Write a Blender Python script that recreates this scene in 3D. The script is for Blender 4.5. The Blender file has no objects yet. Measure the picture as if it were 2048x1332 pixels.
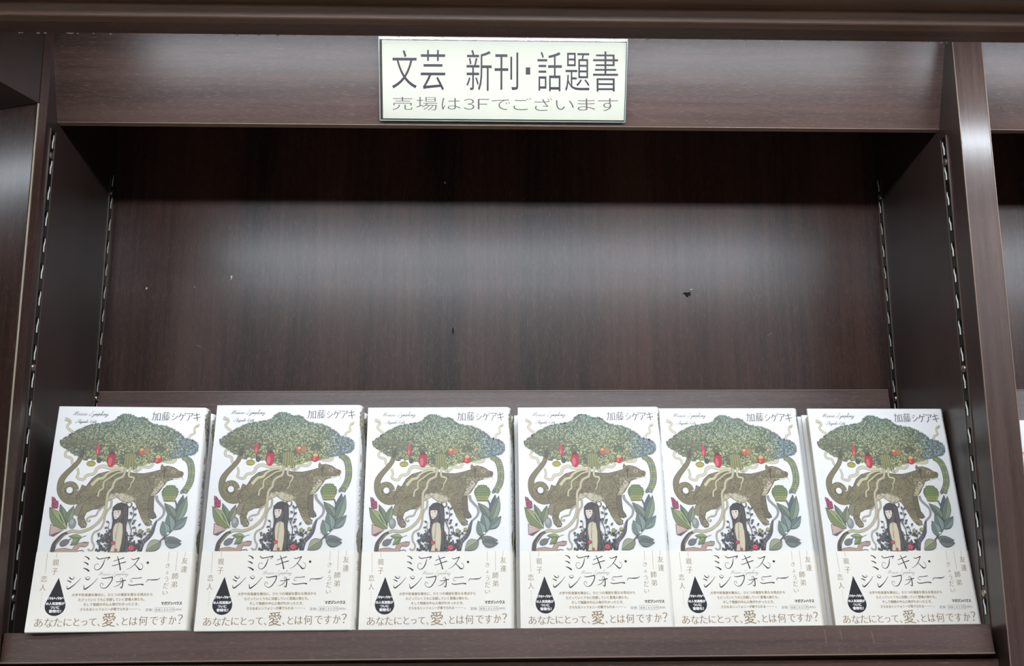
import bpy, math, random
from mathutils import Vector, Matrix, geometry
random.seed(7)
C = bpy.context.scene
COL = C.collection

# ------------------------------------------------------------------ camera, world, exposure
cam_d = bpy.data.cameras.new('camera'); cam = bpy.data.objects.new('camera', cam_d); COL.objects.link(cam)
cam.location = (.3933, -.9807, .0275); cam.rotation_euler = (1.7852, .0047, -.0323)
cam_d.sensor_width = 36; cam_d.lens = 2293.5*36/2048; cam_d.clip_start = .02; cam_d.clip_end = 60
C.camera = cam
w = bpy.data.worlds.new('world'); C.world = w; w.use_nodes = True
w.node_tree.nodes['Background'].inputs[0].default_value = (.8, .85, .9, 1)
w.node_tree.nodes['Background'].inputs[1].default_value = .3
C.view_settings.view_transform = 'Standard'; C.view_settings.look = 'None'
C.view_settings.exposure = 0.0; C.view_settings.gamma = 1; C.view_settings.use_curve_mapping = False
CEIL_E = 18.5      # ceiling panel emission
LED_W = 2.5        # LED strip power

def strip(name, x0, x1, loc_y, loc_z, power):
    l = bpy.data.lights.new(name, 'AREA'); l.shape = 'RECTANGLE'; l.size = x1-x0; l.size_y = .010
    l.energy = power; l.color = (.82, .91, 1.0)
    o = bpy.data.objects.new(name, l); COL.objects.link(o)
    o.location = ((x0+x1)/2, loc_y, loc_z)
    d = Vector((0, .78, -.62)); o.rotation_euler = d.to_track_quat('-Z', 'Y').to_euler()
    return o
LY, LZ = -.1185, .4705
strip('led_light', .05, .82, LY, LZ, LED_W*.71)
strip('led_light', .86, 1.62, LY, LZ, LED_W*.76)
lamp3 = strip('led_light', -.40, -.12, -.06, .4495, LED_W*.16); lamp3.rotation_euler = Vector((.25, .9, -.5)).to_track_quat('-Z', 'Y').to_euler()

# ------------------------------------------------------------------ helpers
def s2l(c):
    return tuple(((v/255)/12.92 if v/255 <= .04045 else ((v/255+.055)/1.055)**2.4) for v in c)
def mat(name, rgb=(200, 200, 200), rough=.5, metal=0, spec=.5, emit=0):
    m = bpy.data.materials.new(name); m.use_nodes = True
    b = m.node_tree.nodes['Principled BSDF']
    b.inputs['Base Color'].default_value = (*s2l(rgb), 1); b.inputs['Roughness'].default_value = rough
    b.inputs['Metallic'].default_value = metal; b.inputs['Specular IOR Level'].default_value = spec
    if emit:
        b.inputs['Emission Color'].default_value = (*s2l(rgb), 1); b.inputs['Emission Strength'].default_value = emit
    return m
def wood(name, axis, dark, light, pore, rough=.33, varscale=9, poreamt=.5, bump=.06, spec=.5):
    """laminate wood with grain along object axis 'x' or 'z' (object coords)"""
    m = bpy.data.materials.new(name); m.use_nodes = True
    nt = m.node_tree; n = nt.nodes; L = nt.links; b = n['Principled BSDF']
    tc = n.new('ShaderNodeTexCoord')
    def noise(sc_long, sc_cross, detail, rough_):
        mp = n.new('ShaderNodeMapping')
        mp.inputs['Scale'].default_value = (sc_long, sc_cross, sc_cross) if axis == 'x' else (sc_cross, sc_cross, sc_long)
        L.new(tc.outputs['Object'], mp.inputs[0])
        t = n.new('ShaderNodeTexNoise'); t.inputs['Scale'].default_value = 1; t.inputs['Detail'].default_value = detail
        t.inputs['Roughness'].default_value = rough_; L.new(mp.outputs[0], t.inputs['Vector']); return t
    a = noise(.5, varscale, 3, .5); f = noise(8, 180, 3, .6); p = noise(150, 2200, 2, .6)
    r1 = n.new('ShaderNodeValToRGB'); r1.color_ramp.elements[0].position = .35; r1.color_ramp.elements[1].position = .65
    r1.color_ramp.elements[0].color = (*s2l(dark), 1); r1.color_ramp.elements[1].color = (*s2l(light), 1)
    mx = n.new('ShaderNodeMath'); mx.operation = 'MULTIPLY_ADD'; mx.inputs[1].default_value = .45; 
    L.new(f.outputs['Fac'], mx.inputs[0])
    m2 = n.new('ShaderNodeMath'); m2.operation = 'MULTIPLY'; m2.inputs[1].default_value = .6
    L.new(a.outputs['Fac'], m2.inputs[0]); L.new(m2.outputs[0], mx.inputs[2]); L.new(mx.outputs[0], r1.inputs[0])
    r2 = n.new('ShaderNodeValToRGB'); r2.color_ramp.elements[0].position = .57; r2.color_ramp.elements[1].position = .70
    r2.color_ramp.elements[0].color = (0, 0, 0, 1); r2.color_ramp.elements[1].color = (1, 1, 1, 1)
    L.new(p.outputs['Fac'], r2.inputs[0])
    m3 = n.new('ShaderNodeMath'); m3.operation = 'MULTIPLY'; m3.inputs[1].default_value = poreamt
    L.new(r2.outputs[0], m3.inputs[0])
    mix = n.new('ShaderNodeMix'); mix.data_type = 'RGBA'
    L.new(m3.outputs[0], mix.inputs[0]); L.new(r1.outputs[0], mix.inputs[6]); mix.inputs[7].default_value = (*s2l(pore), 1)
    L.new(mix.outputs[2], b.inputs['Base Color'])
    bp = n.new('ShaderNodeBump'); bp.inputs['Strength'].default_value = bump; bp.inputs['Distance'].default_value = .0006
    L.new(p.outputs['Fac'], bp.inputs['Height']); L.new(bp.outputs[0], b.inputs['Normal'])
    b.inputs['Roughness'].default_value = rough; b.inputs['Specular IOR Level'].default_value = spec
    return m
def tag(o, label=None, cat=None, group=None, kind=None):
    if label: o['label'] = label
    if cat: o['category'] = cat
    if group: o['group'] = group
    if kind: o['kind'] = kind
    return o
def empty(name, loc=(0, 0, 0), rot=(0, 0, 0), parent=None):
    o = bpy.data.objects.new(name, None); COL.objects.link(o); o.location = loc; o.rotation_euler = rot
    o.empty_display_size = .02; o.parent = parent; return o
class MB:
    def __init__(s): s.v = []; s.f = []; s.m = []; s.c = []
    def add(s, vs, fs, mi=0):
        k = len(s.v); s.v += [tuple(v) for v in vs]
        for f in fs: s.f.append(tuple(i+k for i in f)); s.m.append(mi)
    def box(s, a, b, mi=0, M=None):
        x0, y0, z0 = a; x1, y1, z1 = b
        vs = [Vector(p) for p in ((x0,y0,z0),(x1,y0,z0),(x1,y1,z0),(x0,y1,z0),(x0,y0,z1),(x1,y0,z1),(x1,y1,z1),(x0,y1,z1))]
        if M: vs = [M @ v for v in vs]
        s.add(vs, [(0,3,2,1),(4,5,6,7),(0,1,5,4),(1,2,6,5),(2,3,7,6),(3,0,4,7)], mi)
    def prism(s, pts, lo, hi, ax='x', mi=0):
        """extrude a closed 2-D outline; ax x: pts=(y,z); ax z: pts=(x,y); ax y: pts=(x,z)"""
        def P(p, t): return (t, p[0], p[1]) if ax == 'x' else ((p[0], p[1], t) if ax == 'z' else (p[0], t, p[1]))
        n = len(pts); vs = [P(p, lo) for p in pts]+[P(p, hi) for p in pts]
        tri = geometry.tessellate_polygon([[Vector((p[0], p[1], 0)) for p in pts]])
        fs = [tuple(t) for t in tri]+[tuple(i+n for i in reversed(t)) for t in tri]
        fs += [(i, (i+1) % n, (i+1) % n+n, i+n) for i in range(n)]
        s.add(vs, fs, mi)
    def build(s, name, mats, parent=None, loc=None, rot=None, bevel=0, smooth=False, fixn=True):
        me = bpy.data.meshes.new(name); me.from_pydata(s.v, [], s.f)
        mats = mats if isinstance(mats, (list, tuple)) else [mats]
        for m in mats: me.materials.append(m)
        me.polygons.foreach_set('material_index', s.m)
        if s.c:
            ca = me.color_attributes.new('Col', 'FLOAT_COLOR', 'CORNER')
            buf = []
            for f, c in zip(s.f, s.c): buf += [*c, 1.0]*len(f)
            ca.data.foreach_set('color', buf)
        me.update()
        if fixn and not s.c:
            import bmesh
            bm = bmesh.new(); bm.from_mesh(me); bmesh.ops.recalc_face_normals(bm, faces=bm.faces); bm.to_mesh(me); bm.free()
        o = bpy.data.objects.new(name, me); COL.objects.link(o); o.parent = parent
        if loc: o.location = loc
        if rot: o.rotation_euler = rot
        if bevel:
            b = o.modifiers.new('bevel', 'BEVEL'); b.width = bevel; b.segments = 2; b.limit_method = 'ANGLE'
        if smooth:
            for p in me.polygons: p.use_smooth = True
        return o
def copy_tree(o, parent=None):
    c = o.copy(); COL.objects.link(c); c.parent = parent
    for ch in list(o.children): copy_tree(ch, c)
    return c

# ------------------------------------------------------------------ materials
W_SIDE = wood('side_laminate', 'z', (40, 30, 27), (54, 41, 37), (84, 68, 60), .34, 14, .3, .05)
W_BACK = wood('back_laminate', 'z', (34, 23, 21), (76, 51, 43), (124, 98, 84), .30, 15, .45, .03)
W_HEAD = wood('header_laminate', 'x', (54, 39, 35), (88, 66, 59), (144, 120, 110), .33, 34, .36, .10)
W_SHELF = wood('shelf_laminate', 'x', (56, 38, 34), (92, 68, 60), (136, 110, 98), .36, 60, .6, .12)
W_CORN = wood('cornice_laminate', 'x', (78, 58, 48), (118, 92, 76), (118, 98, 86), .40, 30, .3, .05)
EDGE = mat('edge_banding', (128, 108, 94), .45)
EDGE_W = mat('pale_edge', (176, 164, 142), .4)
BLACKM = mat('black_anodised_metal', (22, 19, 20), .35, .3)
BRONZE = mat('bronze_rim', (120, 100, 88), .35, .6)
HOLE_SHADE = mat('hole_shade', (4, 4, 4), .8, 0, .1)  # near-black colour stands in for the shade inside the slots
STEEL_GLINT = mat('steel_glint', (240, 244, 238), .35, .1)  # near-white colour paints in the glint on the slot edges
SCREW = mat('screw_steel', (150, 140, 130), .3, .9)
JACKET = mat('white_jacket', (243, 244, 243), .28, 0, .5)
OBI = mat('ivory_band', (250, 247, 237), .4, 0, .4)
PAGES = wood('page_block', 'z', (226, 218, 196), (240, 234, 216), (214, 204, 180), .8, 900, .3, .05, .1)
HOUSING = mat('grey_housing', (120, 120, 122), .4, .4)
LEDM = mat('led_tape', (235, 242, 255), .4, emit=2)
CHIP = mat('pale_chip', (235, 232, 222), .7)
def vcol_mat(name, rough, spec=.4):
    m = bpy.data.materials.new(name); m.use_nodes = True; n = m.node_tree.nodes
    a = n.new('ShaderNodeVertexColor'); a.layer_name = 'Col'
    m.node_tree.links.new(a.outputs['Color'], n['Principled BSDF'].inputs['Base Color'])
    n['Principled BSDF'].inputs['Roughness'].default_value = rough; n['Principled BSDF'].inputs['Specular IOR Level'].default_value = spec
    return m
INK = vcol_mat('printed_ink', .4)

# ------------------------------------------------------------------ room shell
W = .841; TH = .0270; D = .2238; ZH = .4535; YH = .0457
def shell(name, a, b, m):
    mb = MB(); mb.box(a, b); return tag(mb.build(name, m), kind='structure')
FLOOR = mat('floor_vinyl', (150, 142, 130), .4)
CEILM = mat('ceiling_board', (214, 214, 210), .9)
WALLM = mat('shop_wall', (190, 186, 178), .8)
SHOP = wood('far_shelving', 'x', (46, 36, 32), (110, 92, 80), (150, 140, 130), .6, 5, .4)
shell('floor', (-4, -6.6, -1.45), (5, .5, -1.40), FLOOR)
shell('ceiling', (-4, -6.6, 1.36), (5, .5, 1.41), CEILM)
shell('wall_back', (-4, .36, -1.40), (5, .41, 1.36), WALLM)
shell('wall_opposite', (-4, -6.6, -1.40), (5, -6.5, 1.36), SHOP)
shell('wall_left', (-4, -6.5, -1.40), (-3.95, .36, 1.36), SHOP)
shell('wall_right', (4.95, -6.5, -1.40), (5, .36, 1.36), SHOP)
# ceiling panels
DIFF = mat('light_diffuser', (244, 248, 255), .5, emit=CEIL_E)
FRAME = mat('light_frame', (220, 220, 220), .5)
proto = None
for i, (x, y) in enumerate([(-1.6, -1.5), (.45, -1.5), (2.5, -1.5), (-1.6, -3.4), (.45, -3.4), (2.5, -3.4), (-1.6, -5.3), (.45, -5.3), (2.5, -5.3)]):
    if proto is None:
        t = proto = empty('ceiling_light', (x, y, 1.36))
        m_ = MB()
        for a, b in (((-.65, -.18, -.03), (.65, -.16, 0)), ((-.65, .16, -.03), (.65, .18, 0)), ((-.65, -.16, -.03), (-.63, .16, 0)), ((.63, -.16, -.03), (.65, .16, 0))): m_.box(a, b)
        m_.build('frame', FRAME, t)
        m_ = MB(); m_.box((-.63, -.16, -.02), (.63, .16, -.005)); m_.build('diffuser', DIFF, t)
        tag(t, 'white ceiling light panel over the shop aisle, behind the viewer', 'light', 'ceiling light panels')
    else:
        t = copy_tree(proto); t.location = (x, y, 1.36)

# ------------------------------------------------------------------ bookcases
def slot_mesh():
    """key-hole slot on a track: local y = depth into case, z up, x out of the wall"""
    mb = MB()
    def outline(s, dx): return [(y*s+dx, z) for y, z in ((-.0024,.0035),(-.0028,.0060),(-.0016,.0082),(.0006,.0088),(.0024,.0074),(.0028,.0052),(.0022,.0028),(.0019,-.0052),(.0008,-.0062),(-.0008,-.0062),(-.0018,-.0052),(-.0018,.0010))]
    mb.prism([(p[0], p[1]) for p in outline(1, 0)], .0004, .0007, 'x', 0)  # raised black piece, shade of the hole put into its colour
    lip = [(.0010,.0078),(.0022,.0066),(.0025,.0044),(.0016,.0020),(.0010,.0002),(.0010,-.0056),(-.0012,-.0056),(-.0012,.0004),(-.0002,.0026),(.0008,.0046),(.0010,.0062)]
    mb.prism(lip, .0005, .0010, 'x', 1)  # lip on the deeper side, shaped and coloured as the glint there
    return mb
slot0 = None; screw0 = None
def track(parent, x, side, y, ztop, zbot, first_slot, nslots, screws):
    """side +1: on a wall whose open side faces +x"""
    global slot0, screw0
    sx = side
    mb = MB(); w_ = .0058
    mb.box((0, -w_, zbot), (.0004, w_, ztop), 0)
    for yy in (-w_-.0005, w_-.0003): mb.box((0, yy, zbot), (.0009, yy+.0008, ztop), 1)
    t = mb.build('track', [BLACKM, BRONZE], parent, (x, y, 0)); t.scale = (sx, 1, 1)
    for k in range(nslots):
        if slot0 is None: slot0 = slot_mesh().build('slot', [HOLE_SHADE, STEEL_GLINT]); o = slot0
        else: o = slot0.copy(); COL.objects.link(o)
        o.parent = t; o.location = (0, 0, first_slot-k*.025)
    for z in screws:
        if screw0 is None:
            mb = MB(); n = 16
            vs = [(.0004, .0034*math.cos(a*math.tau/n), .0034*math.sin(a*math.tau/n)) for a in range(n)]
            vs += [(.0016, .0030*math.cos(a*math.tau/n), .0030*math.sin(a*math.tau/n)) for a in range(n)]
            vs += [(.0009, .0016*math.cos(a*math.tau/n), .0016*math.sin(a*math.tau/n)) for a in range(n)]
            fs = [(i, (i+1) % n, (i+1) % n+n, i+n) for i in range(n)]+[(i+n, (i+1) % n+n, (i+1) % n+2*n, i+2*n) for i in range(n)]+[tuple(range(2*n, 3*n))]
            mb.add(vs, fs); mb.box((.0009, -.0011, -.0003), (.00095, .0011, .0003)); screw0 = mb.build('screw', SCREW); o = screw0
        else: o = screw0.copy(); COL.objects.link(o)
        o.parent = t; o.location = (0, 0, z)

up = Vector((0, -.375, .927))
def header(parent, x0, x1):
    # leaning fascia board, bottom edge at (YH, ZH)
    a = (YH, ZH); b = (YH-.375*.17, ZH+.927*.17); th = .0025
    n = (.927*th, .375*th)
    mb = MB(); mb.prism([a, (a[0]+n[0], a[1]+n[1]*0+.0), (b[0]+n[0], b[1]+n[1]), b], x0, x1, 'x')
    h = mb.build('header_panel', W_HEAD, parent)
    mb = MB(); mb.box((x0, YH-.0003, ZH-.0004), (x1, YH+.008, ZH+.0002)); mb.build('edge_strip', EDGE, parent)
    return h
def backs(parent, x0, x1):
    mb = MB(); mb.box((x0, D, -.42), (x1, D+.012, .66)); b = mb.build('back_panel', W_BACK, parent)
    mb = MB(); mb.box((x0, -.0, .62), (x1, D, .638)); mb.build('top_board', W_SIDE, parent)
    # fascia of the compartment under the display shelf
    mb = MB(); mb.box((x0, .022, -.20), (x1, .029, -.0382)); mb.build('lower_panel', W_SHELF, parent)
    return b

main = empty('bookcase', (0, 0, 0))
tag(main, 'dark brown laminate bookcase bay holding the row of books and the white sign', 'bookcase')
mb = MB(); mb.prism([(0, 0), (-.0022, 0), (-.0022, .0135), (-TH, .0235), (-TH, D+.012), (0, D+.012)], -1.39, .70, 'z'); mb.build('side_panel', W_SIDE, main)
mb = MB(); mb.box((W, 0, -1.39), (W+TH, D+.012, .70)); mb.build('side_panel', W_SIDE, main, bevel=.0006)
mb = MB(); mb.box((W, -.0012, -.42), (W+TH, .0, .66)); mb.build('front_edging', wood('front_edging', 'z', (66, 52, 48), (92, 74, 68), (112, 94, 88), .27, 30, .3, .05), main, bevel=.0005)
for x in (W-.0006, W+TH-.0002):
    mb = MB(); mb.box((x, -.0015, -.42), (x+.0008, -.0004, .66)); mb.build('edge_strip', EDGE, main)
mb = MB(); mb.box((-.0010, -.0010, -.42), (.0001, .0, .4520)); mb.build('edge_strip', EDGE_W, main)['label'] = 'pale chipped edge strip'
header(main, 0, W); bk = backs(main, 0, W)
slots0 = .4292
track(main, 0, 1, 0.0368, .4412, -.03, slots0, 19, (slots0-.0125, slots0-.2125, slots0-.4125))
track(main, 0, 1, .2120, .4595, -.03, slots0+.025, 20, (slots0-.0125+.025, slots0-.2125))
track(main, W, -1, 0.0368, .4412, -.03, slots0, 19, (slots0-.0125, slots0-.2125, slots0-.4125))
track(main, W, -1, .2120, .4595, -.03, slots0+.025, 20, (slots0-.0125+.025, slots0-.2125))
# small chips and scars in the back panel
def onback(u, v):   # pixel -> point on the back panel (used only to write down where the scars are)
    R = cam.rotation_euler.to_matrix(); d = R @ Vector(((u-1024)/2293.5, -(v-666)/2293.5, -1)); o = Vector(cam.location)
    return o+d*((D-o.y)/d.y)
def chip(u, v, pts, m, nm='chip', y=-.0006):
    p = onback(u, v); mb = MB(); mb.prism([(p.x+a*.0005, p.z+b*.0005) for a, b in pts], D+y, D-.00001, 'y'); mb.build(nm, m, main)
SC = mat('scar', (18, 12, 12), .9)
chip(293, 577, [(-1.6,-1.4),(1.6,-1.8),(2,1),(.6,3),(-1,1)], CHIP)
chip(463, 555, [(-2,3),(2,4),(1,-1),(0,-5),(-1,-5),(-.6,0),(-2,1)], CHIP)
chip(890, 366, [(-2,2),(0,2.4),(2,-1),(1.6,-2.4),(-.4,-.6)], CHIP)
chip(389, 574, [(-.7,-.7),(.7,-.7),(.7,.7),(-.7,.7)], CHIP)
chip(1373, 588, [(-9,1),(-4,4),(2,3),(8,5),(9,-5),(4,-3),(3,-8),(-1,-6),(-4,-1)], SC, 'scar', -.0003)
chip(1378, 580, [(1,1),(8,2.6),(8,1.6),(2,0)], CHIP)
chip(906, 660, [(-1,6),(1,5),(2,-3),(-1,-12),(-2,-2)], SC, 'scar', -.0003)
chip(397, 690, [(-4,0),(6,-3),(6,-4),(-4,-2)], mat('scratch', (128, 108, 98), .6), 'scratch', -.0002)
chip(1540, 668, [(-6,-3),(6,4),(6,3),(-5,-4)], bpy.data.materials['scratch'], 'scratch', -.0002)

right = empty('bookcase', (W+TH, 0, 0))
tag(right, 'neighbouring dark brown bookcase bay cut off by the right edge of the photo', 'bookcase')
W2 = .80
mb = MB(); mb.box((W2, 0, -1.39), (W2+TH, D+.012, .70)); mb.build('side_panel', W_SIDE, right, bevel=.0006)
header(right, 0, W2); backs(right, 0, W2)
mb = MB()
hy = lambda q: (YH-.375*q, ZH+.927*q)
for (x, q, s) in ((.0085, .040, 1.1), (.0105, .036, .8), (.0118, .023, .9), (.0123, .0205, 1.6), (.0118, .017, 1.2), (.032, .021, 1.3), (.034, .018, 1)):
    y, z = hy(q); mb.add([(x+.0010*s*a, y-.0003-.375*.0012*s*b, z+.927*.0012*s*b) for a, b in ((-1,0),(0,.8),(1,.3),(.6,-1),(-.5,-.7))], [(0,1,2,3,4)])
tag(mb.build('stain', mat('dark_stain', (70, 36, 30), .5), right), kind='stuff')

# left unit, turned 20 degrees towards the aisle
ang = math.radians(20)
left = empty('bookcase', (-.0004, -.0003, 0), (0, 0, -ang))
tag(left, 'dark bookcase at the left edge, set at an angle to the main bay', 'bookcase')
mb = MB(); mb.box((-.40, .001, -1.39), (0, .012, .70)); mb.build('side_panel', W_BACK, left, bevel=.0005)
mb = MB(); mb.box((-.016, -.60, .4525), (.0, -.0005, .66)); mb.build('header_panel', W_SIDE, left)
mb = MB(); mb.box((-.40, -.60, .4525), (-.016, .0, .470)); mb.build('top_board', W_SIDE, left)

# ------------------------------------------------------------------ cornice with LED strip behind it
t_c = empty('cornice', (0, 0, 0)); tag(t_c, 'dark brown stepped wooden cornice running along the top of the bookcases', 'cornice')
def prof(pts, name, m, x0=-.9, x1=W+TH+W2):
    mb = MB(); mb.prism(pts, x0, x1, 'x'); o = mb.build(name, m, t_c, bevel=.0006); return o
prof([(-.130,.4562),(-.148,.4562),(-.148,.640),(-.130,.640)], 'fascia_board', W_SHELF)
prof([(-.1481,.4562),(-.1600,.4549),(-.1605,.4560),(-.1605,.640),(-.1481,.640)], 'lower_moulding', W_CORN)
prof([(-.1606,.4672),(-.1750,.4690),(-.1850,.4740),(-.196,.487),(-.205,.497),(-.222,.510),(-.235,.53),(-.235,.56),(-.1606,.56)], 'crown_moulding', W_CORN)
t = empty('strip_lamp', (-.39, -.075, .4505)); tag(t, 'short LED strip lamp under the soffit of the angled left bookcase', 'lamp')
mb = MB(); mb.box((0, 0, 0), (.26, .008, .002)); mb.build('housing', HOUSING, t)
mb = MB(); mb.box((-.9, -.13, .64), (W+TH+W2, .24, .655)); mb.build('top_cover', W_SIDE, t_c)
for x0, x1, lab in ((.04, .83, 'slim LED strip lamp hidden behind the cornice above the main bay'), (.84, 1.64, 'slim LED strip lamp hidden behind the cornice above the right bay')):
    t = empty('strip_lamp', (x0, -.1298, .4765)); tag(t, lab, 'lamp')
    mb = MB(); mb.box((0, 0, 0), (x1-x0, .010, .010)); mb.build('housing', HOUSING, t)
# specks and splinters on the cornice's lower back edge, white to imitate LED glints
mb = MB(); rr = random.Random(3)
def ux(u): return .3933+(u-1000)*.000371
for u in [22, 60, 75, 124, 128, 146, 180, 215, 350, 355, 455, 461, 530, 570, 800, 830, 865, 912, 925, 1356, 1370, 1428, 1565, 1585, 1590, 1668, 1702, 1775, 1777, 1843, 1868, 1895, 1912, 1937, 1945, 1978, 1983, 1990, 2020]+[rr.uniform(0, 2040) for _ in range(26)]:
    x = ux(u); s = rr.uniform(.8, 2.2); l = rr.uniform(.8, 2.6)
    z = .4563; y = -.1300
    mb.add([(x, y, z), (x+.0006*l, y+.0004, z-.0006*s), (x+.0014*l, y+.0002, z-.0001), (x+.0007*l, y+.0009, z+.0004)], [(0,1,2),(0,2,3),(0,3,1),(1,3,2)])
tag(mb.build('glint_specks', mat('glint_specks', (250, 250, 250), .6), None), 'tiny white specks imitating LED glints along the lower edge of the cornice', 'glint_specks', kind='stuff')

# ------------------------------------------------------------------ slanted display shelves
ROLL = -.0032; T0 = .208; cs, sn = math.cos(T0), math.sin(T0)
SY, SZ = .0202, -.0101
def shelf_at(x0, x1, label):
    t = empty('display_shelf', (x0, SY, SZ+(x0-.42)*-ROLL if x0 < .5 else SZ+.0013), (-T0, ROLL if x0 < .5 else 0, 0)); tag(t, label, 'shelf')
    L_ = x1-x0
    mb = MB(); mb.box((0, 0, -.0245), (L_, .156, 0)); mb.build('shelf_board', W_SHELF, t, bevel=.0008)
    mb = MB(); mb.box((0.0003, -.0006, -.0250), (L_-.0003, .004, -.0240)); mb.build('edge_strip', EDGE, t)
    mb = MB(); mb.box((0.0, .1435, .0001), (L_, .1555, .2712)); mb.build('back_rest', W_SHELF, t, bevel=.0005)
    mb = MB(); mb.box((0.0003, .1430, .2706), (L_-.0003, .1550, .2717)); mb.build('edge_strip', EDGE, t)
    return t
sh = shelf_at(.0015, W-.0050, 'slanted dark wooden display shelf carrying the row of six book stacks')
shr = shelf_at(W+TH+.003, W+TH+W2-.003, 'slanted display shelf in the bay at the right edge of the photo')
mb = MB()
for x, z0, z1, dx in ((.690,-.0030,-.0150,.0006),(.7035,-.0030,-.0120,.0006),(.7305,-.0060,-.0155,.001),(.5355,-.0022,-.0034,-.006),(.447,-.0080,-.0100,.001)):
    mb.add([(x, -.0001, z0), (x+.0005, -.0001, z0), (x+dx+.0006, -.0001, z1), (x+dx, -.0001, z1)], [(0,1,2,3)])
for k in range(26):
    x = .694+rr.random()*.036; z = -.0145-rr.random()*.008; a = rr.uniform(.0003, .0012)
    mb.add([(x, -.0001, z), (x+a, -.0001, z+.0002), (x+a*.8, -.0001, z+a*.6), (x+a*.1, -.0001, z+a*.4)], [(0,1,2,3)])
tag(mb.build('scratch', mat('pale_scratches', (128, 104, 92), .6), sh), kind='stuff')

# ------------------------------------------------------------------ text
_dg = None
def text2d(body, shear=0, offset=0):
    """outline text as 2-D triangles from Blender's own built-in font"""
    c = bpy.data.curves.new('text', 'FONT'); c.body = body; c.resolution_u = 3; c.shear = shear; c.offset = offset
    o = bpy.data.objects.new('text', c); COL.objects.link(o)
    me = bpy.data.meshes.new_from_object(o.evaluated_get(bpy.context.evaluated_depsgraph_get()))
    me.calc_loop_triangles()
    vs = [(v.co.x, v.co.y) for v in me.vertices]; fs = [tuple(t.vertices) for t in me.loop_triangles]
    bpy.data.objects.remove(o); bpy.data.curves.remove(c); bpy.data.meshes.remove(me)
    return vs, fs

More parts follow.
